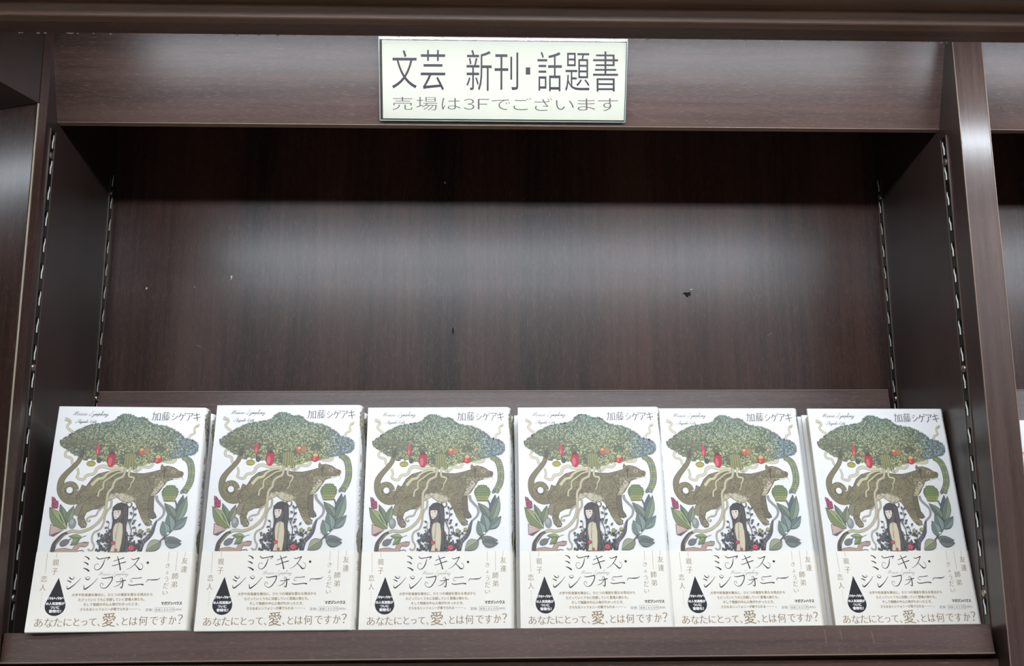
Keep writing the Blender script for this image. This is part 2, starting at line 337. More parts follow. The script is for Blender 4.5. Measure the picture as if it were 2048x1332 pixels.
class Print:
    """flat colour print: polygons and strokes in design coordinates, mapped to the paper"""
    def __init__(s, fmap, step=.000003, cell=14): s.mb = MB(); s.map = fmap; s.step = step; s.grid = {}; s.cell = cell; s.used = 0; s.lift = 0; s.grey = 0
    def tri(s, vs, fs, col, layer=None, path=False):
        l = layer
        if l is None:
            g = s.cell
            if len(vs) > 3*0+60 or path: cells = {(int(p[0]//g)+a, int(p[1]//g)+b) for p in vs for a in (-1, 0, 1) for b in (-1, 0, 1)}
            else:
                xs = [p[0] for p in vs]; ys = [p[1] for p in vs]
                cells = [(a, b) for a in range(int(min(xs)//g)-1, int(max(xs)//g)+2) for b in range(int(min(ys)//g)-1, int(max(ys)//g)+2)]
            l = 1+max((s.grid.get(c_, 0) for c_ in cells), default=0); s.used = max(s.used, l)
            for c_ in cells: s.grid[c_] = l
        k = len(s.mb.v)
        for p in vs: s.mb.v.append(s.map(p[0], p[1], l*s.step))
        g_ = sum(col)/3; c = s2l([min(255, (v*(1-s.grey)+g_*s.grey)*(1-s.lift)+236*s.lift) for v in col])
        for f in fs: s.mb.f.append(tuple(i+k for i in f)); s.mb.m.append(0); s.mb.c.append(c)
    def top(s, x0, y0, x1, y1, add=0):
        g = s.cell; cells = [(a, b) for a in range(int(x0//g), int(x1//g)+1) for b in range(int(y0//g), int(y1//g)+1)]
        m = max(s.grid.get(c_, 0) for c_ in cells)
        if add:
            for c_ in cells: s.grid[c_] = m+add
        s.used = max(s.used, m+add); return m
    def poly(s, pts, col, line=None, lw=3):
        t = geometry.tessellate_polygon([[Vector((p[0], p[1], 0)) for p in pts]]); s.tri(pts, t, col)
        if line: s.stroke(list(pts)+[pts[0]], lw, line, smooth=False)
    def curve(s, pts, n=6):
        out = []
        P = [pts[0]]+list(pts)+[pts[-1]]
        for i in range(1, len(P)-2):
            for k in range(n):
                t = k/n; a, b, c, d = P[i-1], P[i], P[i+1], P[i+2]
                out.append(tuple(.5*((2*b[j])+(-a[j]+c[j])*t+(2*a[j]-5*b[j]+4*c[j]-d[j])*t*t+(-a[j]+3*b[j]-3*c[j]+d[j])*t**3) for j in range(len(b))))
        out.append(tuple(pts[-1])); return out
    def stroke(s, pts, w, col, smooth=True, taper=False, bump=True):
        """w: number, or (w0, w1), or points carry a third value"""
        if len(pts[0]) == 2:
            n = len(pts)-1
            if isinstance(w, tuple): pts = [(p[0], p[1], w[0]+(w[1]-w[0])*i/n) for i, p in enumerate(pts)]
            else: pts = [(p[0], p[1], w) for p in pts]
        q = s.curve(pts) if smooth and len(pts) > 2 else pts
        L_ = len(q); vs = []
        for i in range(L_):
            a = q[max(i-1, 0)]; b = q[min(i+1, L_-1)]; dx, dy = b[0]-a[0], b[1]-a[1]; m = math.hypot(dx, dy) or 1
            ww = max(q[i][2], .3)/2
            if taper: ww *= min(1, .25+3*min(i, L_-1-i)/L_)
            nx, ny = -dy/m*ww, dx/m*ww
            vs += [(q[i][0]+nx, q[i][1]+ny), (q[i][0]-nx, q[i][1]-ny)]
        s.tri(vs, [(2*i, 2*i+1, 2*i+3, 2*i+2) for i in range(L_-1)], col, None, L_ > 8)
    def rib(s, pts, w, col, line=(90, 75, 60), lw=3):
        w2 = (w[0]+2*lw, w[1]+2*lw) if isinstance(w, tuple) else w+2*lw
        s.stroke(pts, w2, line); s.stroke(pts, w, col)
    def disc(s, x, y, rx, ry, col, line=None, n=20, rot=0):
        c, d = math.cos(rot), math.sin(rot)
        def ring(a, b): return [(x+a*math.cos(t*math.tau/n)*c-b*math.sin(t*math.tau/n)*d, y+a*math.cos(t*math.tau/n)*d+b*math.sin(t*math.tau/n)*c) for t in range(n)]
        if line: s.tri(ring(rx+3, ry+3), [tuple(range(n))], line)
        s.tri(ring(rx, ry), [tuple(range(n))], col)
    def leaf(s, x0, y0, x1, y1, w, col, line=(60, 62, 60), vein=True, bend=0):
        dx, dy = x1-x0, y1-y0; L_ = math.hypot(dx, dy); ux_, uy = dx/L_, dy/L_; nx, ny = -uy, ux_
        prof_ = ((0, 0), (.12, .55), (.3, .95), (.5, 1), (.7, .72), (.87, .3), (1, 0))
        def at(t, k): 
            b = bend*math.sin(t*math.pi); return (x0+dx*t+nx*(k*w/2+b), y0+dy*t+ny*(k*w/2+b))
        o = [at(t, k) for t, k in prof_]+[at(t, -k) for t, k in prof_[-2:0:-1]]
        s.poly(o, col, line, 3.5)
        if vein:
            s.poly([at(t, k*.86) for t, k in prof_[1:-1]]+[at(t, .06) for t, k in prof_[-2:0:-1]], tuple(min(255, int(c*1.17+8)) for c in col))
            s.stroke([at(t, 0) for t in (0, .3, .6, .95)], 3, line)
            for k in (.5, -.5): s.stroke([at(.15, k*.6), at(.45, k*1.05), at(.8, k*.5)], 1.6, tuple(int(c*.72) for c in col))
    def text(s, body, x0, y0, x1, y1, col, shear=0, offset=0, min_=0, bold=0):
        """fit text bounding box into x0..x1 / y0..y1 (y1 = bottom)"""
        vs, fs = text2d(body, shear, offset)
        ax, bx = min(v[0] for v in vs), max(v[0] for v in vs); ay, by = min(v[1] for v in vs), max(v[1] for v in vs)
        sh = [(0, 0)]
        if min_: sh = [(-min_, 0), (0, 0), (min_, 0)]
        if bold: sh = [(-bold, -bold), (bold, -bold), (0, 0), (-bold, bold), (bold, bold)]
        for ox, oy in sh:
            s.tri([(ox+x0+(v[0]-ax)/(bx-ax)*(x1-x0), oy+y1+(v[1]-ay)/(by-ay)*(y0-y1)) for v in vs], fs, col)

# homography design(px) -> unit square (u right, v down), from four corners
def homog(src):
    import itertools
    dst = [(0, 0), (1, 0), (0, 1), (1, 1)]; A = []; B = []
    for (x, y), (u, v) in zip(src, dst):
        A.append([x, y, 1, 0, 0, 0, -u*x, -u*y]); B.append(u); A.append([0, 0, 0, x, y, 1, -v*x, -v*y]); B.append(v)
    n = 8; M = [r+[b] for r, b in zip(A, B)]
    for i in range(n):
        p = max(range(i, n), key=lambda r: abs(M[r][i])); M[i], M[p] = M[p], M[i]
        for r in range(n):
            if r != i:
                f = M[r][i]/M[i][i]; M[r] = [a-f*b for a, b in zip(M[r], M[i])]
    h = [M[i][n]/M[i][i] for i in range(n)]
    return lambda x, y: ((h[0]*x+h[1]*y+h[2])/(h[6]*x+h[7]*y+1), (h[3]*x+h[4]*y+h[5])/(h[6]*x+h[7]*y+1))
BW, BF, BH, BT = .1330, .1298, .2040, .0205; SPB, SPA = .1285, .0045
H = homog([(37, 55), (1203, 55), (-58, 1902), (1224, 1902)])
def face(x, y, d, base=-.00004):
    u, v = H(x, y); return (u*BF, base-d, BH-v*.2028)
ZB = face(600, 1253, 0)[2]      # top edge of the paper band
def inside(pt, poly):
    x, y = pt; c = False; n = len(poly)
    for i in range(n):
        a, b = poly[i], poly[i-1]
        if (a[1] > y) != (b[1] > y) and x < (b[0]-a[0])*(y-a[1])/(b[1]-a[1])+a[0]: c = not c
    return c

# ------------------------------------------------------------------ front cover picture
P = Print(face); P.lift = .09; P.grey = .12
OL = (74, 66, 58)
cream = (214, 205, 172)
# ribbons behind the crown
for pts, w in (([(92,150),(128,168),(134,190),(114,212),(122,235),(165,268)], (10,16)), ([(88,168),(120,178),(130,192)], (3,8)),
               ([(1168,196),(1136,212),(1130,240),(1134,268),(1104,285),(1092,312)], (8,14)), ([(1162,208),(1142,222)], (4,4)),
               ([(158,405),(124,430),(126,465),(172,480),(184,522),(228,545)], 15),
               ([(228,560),(238,605),(232,640),(282,655),(306,622),(362,606),(384,562),(428,545),(500,562),(575,560)], (12,26)),
               ([(690,590),(722,570),(742,548),(800,552),(828,520)], 18), ([(886,496),(950,508),(996,502),(1006,466),(1068,462)], 20)):
    P.rib(pts, w, cream, (112, 98, 80), 2.5)
# tail
tail = [(330,720,110),(300,775,100),(245,810,88),(195,822,72),(150,800,64),(118,755,58),(108,700,50),(116,650,44),(150,600,38),(200,545,34),(236,495,32),(252,430,30)]
def shaded(pts, base, line, extra=7):
    P.stroke([(a, b, c_+extra) for a, b, c_ in pts], 0, line); P.stroke(pts, 0, base)
FUR = (124, 114, 84)
shaded(tail, FUR, (78, 72, 58))
ringp = [(183+46*math.cos(a), 742+46*math.sin(a)*1.02, 46) for a in [math.tau*k/16 for k in range(17)]]
shaded(ringp, (134, 126, 90), (84, 78, 60), 6)
P.stroke([(183+33*math.cos(a), 742+33*math.sin(a), 18) for a in [math.tau*k/16 for k in range(17)]], 0, (96, 90, 74))
P.disc(183, 742, 25, 26, (245, 245, 243))
# far legs
P.poly([(815,790),(862,785),(862,850),(868,915),(890,950),(896,968),(870,980),(836,976),(828,930),(812,860)], (104, 94, 76), OL, 4)
P.poly([(320,800),(255,862),(236,905),(236,938),(262,958),(292,930),(310,880)], (140, 128, 100), OL, 4)
body = [(893,572),(890,545),(898,524),(912,545),(950,540),(1000,555),(1040,582),(1068,590),(1078,606),(1068,630),(1030,650),(985,655),(948,668),(932,700),(915,724),(890,762),(858,790),(822,800),
        (815,860),(820,920),(834,975),(862,1004),(860,1030),(828,1038),(800,1014),(772,968),(744,905),(716,850),(698,834),(655,850),(606,832),(560,800),(520,822),(482,840),(470,868),(440,895),(380,902),(334,925),
        (318,968),(332,998),(346,1024),(338,1048),(306,1052),(280,1024),(268,972),(288,905),(300,850),(262,860),(240,800),(290,740),(318,700),(350,648),(398,608),(470,588),(540,584),(600,590),(690,602),(760,605),(830,590)]
P.poly(body, FUR, OL, 5)
P.poly([(482,838),(520,820),(560,798),(606,828),(655,846),(698,830),(700,800),(620,770),(560,765),(510,780)], (204, 196, 164))
P.poly([(930,690),(900,730),(862,785),(830,790),(850,740),(880,700),(900,660)], (196, 186, 154))
# fur mottling
fr = random.Random(11); n0 = P.top(90, 520, 1085, 1055, 8)
for k in range(5200):
    x = fr.uniform(95, 1080); y = fr.uniform(530, 1050)
    ok = inside((x, y), body) or (x < 300 and 30 < math.hypot(x-183, y-742) < 68)
    if not ok: continue
    low = (y-600)/250
    h_ = math.sin(x*.021+math.sin(y*.017)*2)+math.sin(y*.034+x*.008)
    t = fr.random()+.22*h_
    belly = 1 if (y > 770 and 480 < x < 720) or (x > 850 and y > 640) or y > 985 else 0
    c = (88, 80, 62) if t < .3 else ((122, 112, 84) if t < .62 else (150, 140, 100))
    if belly and fr.random() < .45: c = (186, 176, 144)
    if y < 660 and 480 < x < 830 and fr.random() < .5: c = (86, 80, 68)
    a = fr.uniform(-.5, .9); l = fr.uniform(6, 13); ww = fr.uniform(1.5, 3.4)
    dx, dy = math.cos(a)*l, math.sin(a)*l; px, py = -math.sin(a)*ww, math.cos(a)*ww
    P.tri([(x-dx, y-dy), (x+px, y+py), (x+dx, y+dy), (x-px, y-py)], [(0, 1, 2, 3)], c, n0+1+fr.randrange(6))
# inner outlines of limbs, face
for pts, w in (([(300,850),(330,815),(352,800)], 4), ([(700,830),(690,780),(700,740)], 3), ([(820,810),(826,770),(850,740)], 3), ([(905,575),(925,600),(920,640)], 6), ([(1066,604),(1050,612),(1062,622),(1030,634),(1000,640)], 4),
               ([(955,672),(940,690)], 3), ([(300,1046),(306,1030)], 3), ([(318,1050),(322,1032)], 3), ([(820,1034),(826,1018)], 3), ([(842,1036),(842,1018)], 3), ([(335,925),(300,960)], 3), ([(470,868),(440,870),(400,892)], 3)):
    P.stroke(pts, w, (60, 50, 44), taper=True)
P.disc(994, 590, 13, 7, (176, 120, 110), (220, 210, 190)); P.disc(994, 590, 6, 6, (60, 40, 36))
P.disc(1064, 598, 12, 9, (120, 84, 84)); P.disc(925, 575, 14, 18, (92, 78, 64), None, 12, .5)
P.poly([(1000,640),(1040,640),(1062,628),(1040,652),(1000,656)], (222, 214, 196))
for k in range(4): P.stroke([(1040+k*6, 625), (1075+k*3, 640+k*7)], 1.5, (150, 140, 130))
for x, y in ((306,1052),(322,1052),(336,1048),(812,1030),(828,1040),(846,1038),(862,1030),(868,978),(888,972)):
    P.poly([(x-5, y-6), (x+4, y-6), (x+2, y+8)], (60, 52, 46))
# crown of the tree
crown = [(72,335),(108,312),(158,278),(200,252),(262,222),(330,198),(400,190),(455,184),(490,168),(512,138),(548,120),(600,118),(640,134),(668,150),(700,140),(742,155),(768,190),(832,204),(900,214),(952,235),(1000,264),(1042,298),(1082,318),(1124,328),(1166,356),(1174,400),(1152,440),(1100,452),(1060,468),(1000,472),(960,488),(900,498),
         (860,512),(830,506),(780,520),(740,536),(690,545),(650,548),(610,542),(560,545),(530,532),(500,520),(460,502),(420,500),(380,490),(330,480),(280,492),(240,466),(200,455),(170,430),(130,402),(98,385),(78,362)]
P.poly(crown, (88, 96, 76))
def crowncol(x, y):
    t = max(0, (y-120)/420); tx = x/1175
    top = (106, 130, 116); mid = (134, 142, 104); lowc = (152, 156, 98)
    c = [a+(b-a)*min(1, t*2) for a, b in zip(top, mid)] if t < .5 else [a+(b-a)*(t*2-1) for a, b in zip(mid, lowc)]
    if x < 430: f = min(1, (430-x)/260)*.75; c = [a+(b-a)*f for a, b in zip(c, (112, 116, 92))]
    if x > 900: f = min(1, (x-900)/160); c = [a+(b-a)*f for a, b in zip(c, (112, 132, 140))]
    return c
dark = [(485,405,40,45),(865,400,46,40),(700,440,40,30),(250,440,34,46),(610,480,70,62),(200,350,60,30),(330,370,60,30),(390,440,34,20)]
n0 = P.top(60, 110, 1180, 555, 16); cr = random.Random(5)
for k in range(9000):
    x = cr.uniform(66, 1180); y = cr.uniform(112, 552)
    if not inside((x, y), crown): continue
    dk = any(((x-a)/c_)**2+((y-b)/d)**2 < cr.uniform(.5, 1.1) for a, b, c_, d in dark)
    if dk and cr.random() < .9: continue
    if 110 < x < 420 and 310 < y < 400 and cr.random() < .5: continue
    c = crowncol(x, y); f = cr.choice((.66, .86, 1.0, 1.12, 1.28, 1.46)); c = [min(225, v*f+4) for v in c]
    a = cr.uniform(0, math.tau); l = cr.uniform(5, 9); ww = cr.uniform(2.6, 4.4)
    dx, dy = math.cos(a)*l, math.sin(a)*l; px, py = -math.sin(a)*ww, math.cos(a)*ww
    P.tri([(x-dx, y-dy), (x+px-dx*.1, y+py-dy*.1), (x+dx, y+dy), (x-px-dx*.1, y-py-dy*.1)], [(0, 1, 2, 3)], c, n0+1+cr.randrange(14))
n1 = P.top(60, 100, 1190, 560, 4)
# ragged leafy rim
nn = len(crown)
for i in range(nn):
    a, b = crown[i-1], crown[i]; L_ = math.hypot(b[0]-a[0], b[1]-a[1])
    for k in range(int(L_/9)+1):
        t = cr.random(); x = a[0]+(b[0]-a[0])*t; y = a[1]+(b[1]-a[1])*t; r = cr.uniform(9, 16); an = cr.uniform(0, math.tau)
        c = [v*cr.choice((.78, .92, 1.08)) for v in crowncol(x, y)]
        P.tri([(x+r*math.cos(an+q*math.tau/6)*(1 if q % 2 == 0 else .42), y+r*math.sin(an+q*math.tau/6)*(1 if q % 2 == 0 else .42)) for q in range(6)], [tuple(range(6))], c, n1+1+(k % 3))
# mossy domes at the left of the crown
for x, y, r in ((140,350,28),(180,340,34),(225,352,36),(270,345,32),(315,365,36),(360,390,30),(150,380,20),(300,400,26)):
    P.disc(x, y, r, r*.62, (104, 108, 82), (88, 92, 72)); P.disc(x-r*.2, y-r*.2, r*.6, r*.34, (118, 124, 92))
# stem of the tail inside the crown and trunk
P.stroke([(250,470,32),(256,430,24),(262,400,10)], 0, (88, 80, 66))
P.poly([(600,440),(640,425),(685,445),(680,500),(700,560),(672,575),(640,560),(610,575),(590,560),(604,500)], (122, 124, 78), (84, 84, 58), 4)
for x0, x1 in ((598,590),(616,612),(636,636),(655,662),(674,690)): P.stroke([(x0,445),(x0+4,500),(x1,566)], (6,4), (168, 166, 110))
# roots over the animal
rootc = (206, 200, 150)
for pts, w in (([(598,550),(585,572),(525,580),(470,606),(440,640),(398,652),(352,702)], (9,26)),
               ([(606,556),(596,588),(545,602),(490,640),(452,668),(446,700),(446,725),(418,752),(412,796)], (9,12)),
               ([(650,550),(640,600),(646,628),(684,640),(678,668),(664,690),(662,715),(642,742)], (18,4)),
               ([(664,555),(668,575),(690,590),(704,580)], (6,4)), ([(680,550),(698,580)], (5,3))):
    P.rib(pts, w, rootc, (104, 96, 70), 2)
P.rib([(612,560),(602,610),(590,632),(545,655),(526,690),(520,722),(492,762),(486,820),(484,880),(470,950),(430,1015),(370,1062),(300,1086),(235,1080),(190,1098)], (18,20), (196, 186, 146), (104, 94, 74), 2.5)
P.stroke([(200,1092,18),(165,1112,30),(128,1155,36),(104,1195,38),(94,1253,38)], 0, (78, 70, 64))
P.stroke([(182,1104,6),(140,1150,8),(116,1200,8)], 0, (150, 136, 104))
P.rib([(525,826),(522,880),(498,915),(484,960),(480,1005),(460,1060),(412,1092),(398,1130),(404,1170),(420,1200),(412,1236),(388,1240),(376,1226)], (14,9), (186, 172, 150), (110, 96, 84), 2)
P.rib([(474,872),(430,912),(412,950),(372,960),(346,975),(346,996),(368,1000),(366,984)], (12,7), (190, 176, 154), (110, 94, 84), 2)
P.rib([(648,838),(648,862),(668,884),(686,870),(684,846)], 9, (120, 108, 100), (70, 62, 60), 2)
# ribbon / serpent on the right
P.rib([(878,786),(888,825),(918,860),(946,892),(952,930),(938,965),(898,1000)], (20,12), (150, 150, 150), (92, 88, 92), 2)
P.stroke([(900,996,14),(884,1040,28),(872,1090,34),(848,1130,38),(806,1180,38),(786,1253,40)], 0, (84, 80, 88))
for k in range(16):
    t = k/15; x = 890-t*100+6*math.sin(k*3); y = 1030+t*210; P.disc(x-8, y, 5, 7, (132, 128, 136), None, 8)
# fruits
P.disc(375, 412, 15, 42, (206, 62, 74), (150, 40, 50)); P.poly([(362,390),(375,338),(388,390)], (200, 70, 80)); P.disc(372, 425, 5, 18, (232, 120, 124))
P.disc(490, 488, 33, 62, (188, 44, 62), (110, 40, 46)); P.disc(480, 505, 15, 34, (222, 92, 104)); P.poly([(462,450),(490,420),(518,450)], (120, 36, 44))
P.disc(728, 420, 26, 27, (206, 92, 66), (120, 70, 50)); P.disc(764, 418, 24, 27, (168, 128, 84), (110, 80, 56)); P.disc(724, 406, 14, 10, (230, 180, 110))
P.disc(860, 486, 29, 33, (196, 54, 58), (110, 50, 46)); P.poly([(838,462),(860,446),(882,462),(874,478),(846,478)], (222, 176, 104)); P.disc(852, 496, 10, 14, (226, 104, 96))
P.disc(930, 405, 10, 12, (220, 170, 110), (110, 90, 60))
P.disc(332, 524, 34, 20, (176, 164, 66), (96, 88, 40)); P.stroke([(340,478),(338,508)], 8, (150, 148, 72)); P.stroke([(304,518),(332,508),(360,518)], 3, (112, 102, 44))
P.disc(393, 496, 17, 20, (80, 82, 78), (54, 58, 54))
# leaf chain on the right
chain = P.curve([(1078,470),(1118,500),(1138,560),(1142,630),(1130,690),(1096,752)], 4)
for i, (x, y) in enumerate(chain):
    c = [(132, 148, 128), (150, 160, 92), (166, 172, 92), (140, 150, 140)][i % 4]
    a = chain[min(i+1, len(chain)-1)]; dx, dy = a[0]-x, a[1]-y
    for sgn in (-1, 1):
        P.leaf(x, y-14, x+sgn*26+dx*.4, y+18+dy*.4, 26, c, (76, 84, 66), False)
P.leaf(1085, 745, 1072, 772, 24, (120, 126, 134), (70, 74, 76), False)
# artichoke
P.disc(986, 768, 60, 62, (84, 98, 62), (60, 70, 48))
for r in range(6):
    for k in range(9):
        x = 930+k*14+(r % 2)*7; y = 716+r*21
        if math.hypot(x-986, (y-768)*.95) < 62:
            c = (128, 150, 92) if y < 780 else (166, 164, 92)
            P.disc(x, y, 10, 12, c, (66, 78, 48), 8); 
for k in range(14):
    a = math.pi*(.95+1.1*k/13); P.poly([(986+56*math.cos(a-.1), 768+58*math.sin(a-.1)), (986+56*math.cos(a+.1), 768+58*math.sin(a+.1)), (986+73*math.cos(a), 768+74*math.sin(a))], (92, 106, 66))
P.stroke([(1034,828,10),(1052,880,12),(1058,950,12),(1048,1020,14),(1012,1090,14),(950,1160,12),(900,1200,8)], 0, (82, 84, 92))
for a in ((1052,965,1094,780,52,(92,106,118)), (1058,1010,1124,790,58,(118,138,112)), (1050,985,948,850,52,(112,124,108)), (1036,1066,1144,962,56,(110,132,126)), (1020,1095,984,936,66,(116,136,128)),
          (985,1130,948,1000,64,(120,142,130)), (975,1145,1118,1165,50,(122,130,124)), (985,1175,1120,1190,54,(104,114,110)), (955,1172,838,1250,74,(142,148,116))):
    P.leaf(a[0], a[1], a[2], a[3], a[4]*1.25, tuple(int(v*.93) for v in a[5]), (66, 70, 72), bend=8)
P.disc(1002, 1103, 9, 9, (245, 245, 243), (80, 90, 84))
# left flowers
P.leaf(190, 1062, 38, 880, 104, (124, 136, 84), bend=-10); P.leaf(186, 1030, 120, 856, 62, (96, 116, 88)); P.leaf(186, 1010, 230, 870, 58, (116, 128, 96))
P.stroke([(104,898),(150,975),(190,1062)], (6,4), (210, 206, 160))
P.poly([(50,796),(76,812),(106,852),(102,894),(58,892)], (150, 42, 76), (96, 36, 56), 3)
for k in range(26):
    x = cr.uniform(54, 102); y = cr.uniform(804, 890)
    if y > 790+(x-50)*1.0: P.disc(x, y, 5.5, 6.5, (196, 92, 126), (120, 36, 62), 7)
P.disc(231, 1016, 28, 42, (138, 144, 140), (74, 78, 76)); P.disc(226, 1005, 15, 24, (168, 174, 168))
P.poly([(62,1024),(166,1070),(92,1122),(60,1112)], (212, 178, 170), (84, 70, 72), 5); P.poly([(60,1112),(92,1122),(166,1070)], (100, 88, 92))
for y in (1050, 1075, 1095): P.stroke([(66,y),(150,1068)], 2, (160, 120, 116))
P.disc(184, 1176, 38, 24, (110, 112, 112), (66, 68, 68), 18, -.5); P.stroke([(212,1160),(232,1144)], 10, (80,82,80))
P.leaf(316, 1134, 214, 1122, 44, (128, 144, 92)); P.leaf(300, 1140, 232, 1198, 44, (120, 138, 84)); P.stroke([(300,1134),(355,1118)], 5, (130, 140, 84))
P.poly([(104,1253),(128,1228),(190,1220),(250,1232),(266,1200),(300,1180),(345,1170),(376,1176),(372,1196),(352,1210),(310,1206),(296,1228),(290,1253)], (182, 150, 134), (90, 76, 66), 4)
for x in (350, 362, 374): P.stroke([(x-14,1178),(x+2,1170)], 4, (80, 66, 58))
P.stroke([(292,1246),(330,1240),(345,1250)], 6, (90, 80, 72))
# thicket round the figure
th = random.Random(21)
for k in range(170):
    if k % 2: x, y = th.uniform(442, 555), th.uniform(1090, 1248)
    else: x, y = th.uniform(655, 780), th.uniform(1100, 1248)
    if y < 1150 and th.random() < .5: continue
    a = th.uniform(0, math.tau); l = th.uniform(18, 34)
    P.leaf(x, y, x+l*math.cos(a), min(1252, y+l*math.sin(a)), th.uniform(9, 15), th.choice([(84,88,90),(104,108,112),(70,72,76),(120,122,124)]), (52, 52, 56), False)
for pts in ([(705,1240),(700,1150),(706,1080),(690,1020),(712,960),(708,900),(716,888)], [(700,1150),(740,1100),(740,1060),(728,1040)], [(740,1110),(790,1120),(840,1080)], [(520,1240),(530,1120),(520,1040),(532,1010)], [(500,1160),(470,1120),(440,1135)], [(660,960),(680,1010),(705,1060)], [(740,1250),(780,1200),(800,1130)]):
    P.stroke(pts, (9,4), (78, 76, 82), taper=True)
for x, y, a in ((708,900,-2),(716,905,-.8),(702,940,-2.6),(712,950,-.4),(698,985,2.8),(712,1000,-.3),(705,1025,-.6),(760,1040,-.9),(735,1052,3.0),(770,1070,.6),(790,1100,-1),(828,1072,-.2),(812,1096,.9),(522,1012,-2.6),(515,1050,2.9),(530,1075,-.4),(790,1140,-1.2),(775,1170,-.7)):
    P.leaf(x, y, x+26*math.cos(a), y+26*math.sin(a), 13, (96, 98, 106), (56, 56, 62), False)
P.disc(778, 1086, 14, 18, (150, 156, 92), (84, 88, 56)); P.disc(844, 1074, 13, 12, (164, 168, 96), (84, 88, 56)); P.disc(662, 1108, 18, 20, (104, 110, 126), (60, 62, 74))
# figure with long dark hair, seen to the chest
HAIR = (66, 62, 62)
P.poly([(540,935),(542,885),(572,856),(608,846),(642,858),(664,892),(668,960),(662,1050),(672,1150),(664,1253),(536,1253),(540,1150),(548,1060),(552,1000)], HAIR, (46, 42, 44), 4)
P.poly([(560,1060),(572,1026),(604,1008),(632,1024),(640,1090),(638,1180),(628,1253),(552,1253),(570,1180),(562,1110)], (214, 202, 168), (120, 104, 84), 3)
P.stroke([(602,1080),(590,1130),(592,1253)], (2,4), (140, 122, 96))
P.poly([(548,905),(606,898),(610,935),(598,965),(576,986),(562,980),(552,950)], (232, 222, 204), (120, 100, 90), 2.5)
P.poly([(540,925),(542,885),(572,856),(608,846),(642,858),(636,905),(604,912),(560,912),(550,918)], HAIR)
P.disc(563, 927, 6, 3, (96, 84, 80)); P.disc(588, 924, 9, 6, (150, 140, 134)); P.disc(588, 925, 4, 3, (84, 76, 74)); P.disc(572, 968, 7, 3.5, (190, 90, 84)); P.disc(592, 944, 9, 6, (226, 176, 160)); P.stroke([(572,930),(569,950),(576,954)], 2, (150, 128, 112))
for x0, x1, w_ in ((612,560,7),(622,590,5),(632,646,6),(646,656,5),(606,556,4)): P.stroke([(x0,880),((x0+x1)/2+8,1000),(x1,1100),(x1+4,1240)] if x1 > 600 else [(x0+4,930),(x0-8,985),(x1+6,1040),(x1-6,1150)], (w_, 3), (98, 92, 90))
for x, y, r in ((570,1182,17),(718,1222,26),(598,1240,10)):
    P.disc(x, y, r, r*.9, (176, 42, 62), (96, 34, 44), 12)
    for k in range(5): P.disc(x+r*.5*math.cos(k*1.26), y+r*.5*math.sin(k*1.26), r*.3, r*.3, (214, 92, 104), None, 7)
# lettering at the top
GREY = (84, 82, 88)
# hand script, glyph strokes (x 0..1, y 0 top .. 1 base)
SCR = {
 'M': (1.5, [[(0,1.05),(.35,.5),(.6,-.05),(.55,.6),(.5,.95),(.9,.35),(1.15,0),(1.1,.6),(1.15,.98),(1.35,.8)]]),
 'i': (.42, [[(0,.85),(.2,.55),(.15,.95),(.4,.8)], [(.26,.3),(.3,.34)]]),
 'a': (.62, [[(.45,.6),(.25,.55),(.1,.8),(.2,.98),(.42,.75),(.48,.58),(.44,.95),(.62,.8)]]),
 'c': (.5, [[(.4,.62),(.22,.58),(.1,.8),(.2,.98),(.48,.8)]]),
 's': (.5, [[(0,.85),(.28,.5),(.36,.8),(.2,1.0),(.08,.92)], [(.36,.85),(.5,.8)]]),
 'S': (1.1, [[(.95,.12),(.75,-.12),(.5,.1),(.6,.45),(.62,.8),(.3,1.05),(-.05,.85),(.2,.7)]]),
 'y': (.6, [[(0,.75),(.12,.6),(.15,.9),(.35,.9),(.5,.55),(.35,1.1),(.05,1.5),(.0,1.3),(.6,.8)]]),
 'm': (.9, [[(0,.85),(.12,.58),(.1,.98),(.3,.6),(.4,.6),(.35,.98),(.58,.6),(.68,.62),(.62,.95),(.88,.8)]]),
 'p': (.62, [[(0,.85),(.2,.5),(.0,1.5),(.2,.7),(.42,.58),(.45,.85),(.22,.98),(.6,.8)]]),
 'h': (.62, [[(0,.85),(.4,.1),(.42,-.15),(.28,0),(.1,.98),(.3,.62),(.42,.65),(.38,.95),(.6,.8)]]),
 'o': (.52, [[(.35,.6),(.15,.62),(.1,.9),(.25,.98),(.42,.8),(.35,.6),(.52,.7)]]),
 'n': (.62, [[(0,.85),(.12,.58),(.1,.98),(.32,.6),(.42,.64),(.36,.95),(.6,.8)]]),
 'g': (.6, [[(.42,.6),(.2,.56),(.1,.82),(.25,.95),(.42,.6),(.3,1.2),(.05,1.5),(.0,1.3),(.58,.8)]]),
 'e': (.46, [[(.1,.82),(.32,.7),(.28,.54),(.1,.72),(.16,.98),(.44,.82)]]),
 'k': (.6, [[(0,.85),(.36,.05),(.36,-.1),(.24,.1),(.06,.98)], [(.42,.55),(.16,.76),(.4,.96),(.58,.82)]]),
 'K': (.95, [[(.25,.0),(.1,1.0)], [(.8,-.02),(.2,.55),(.55,.95),(.9,.8)]]),
 't': (.5, [[(0,.85),(.28,.1),(.14,.9),(.24,.98),(.45,.8)], [(.05,.38),(.8,.3)]]),
 ' ': (.6, [])}
def script(P_, body, x0, x1, ybase, hgt, col, w):
    tot = sum(SCR[ch][0] for ch in body); k = (x1-x0)/tot; x = x0
    for ch in body:
        a, ss = SCR[ch]
        for st in ss:
            P_.stroke([(x+(px_+.5*(1-py_))*k, ybase-(1-py_)*hgt, w*(1.25 if i % 2 else .6)) for i, (px_, py_) in enumerate(st)], 0, col)
        x += a*k
script(P, 'Miacis Symphony', 150, 428, 128, 32, (108, 106, 112), 2.4)
script(P, 'Shigeaki Kato', 174, 340, 188, 23, (108, 106, 112), 2.2)
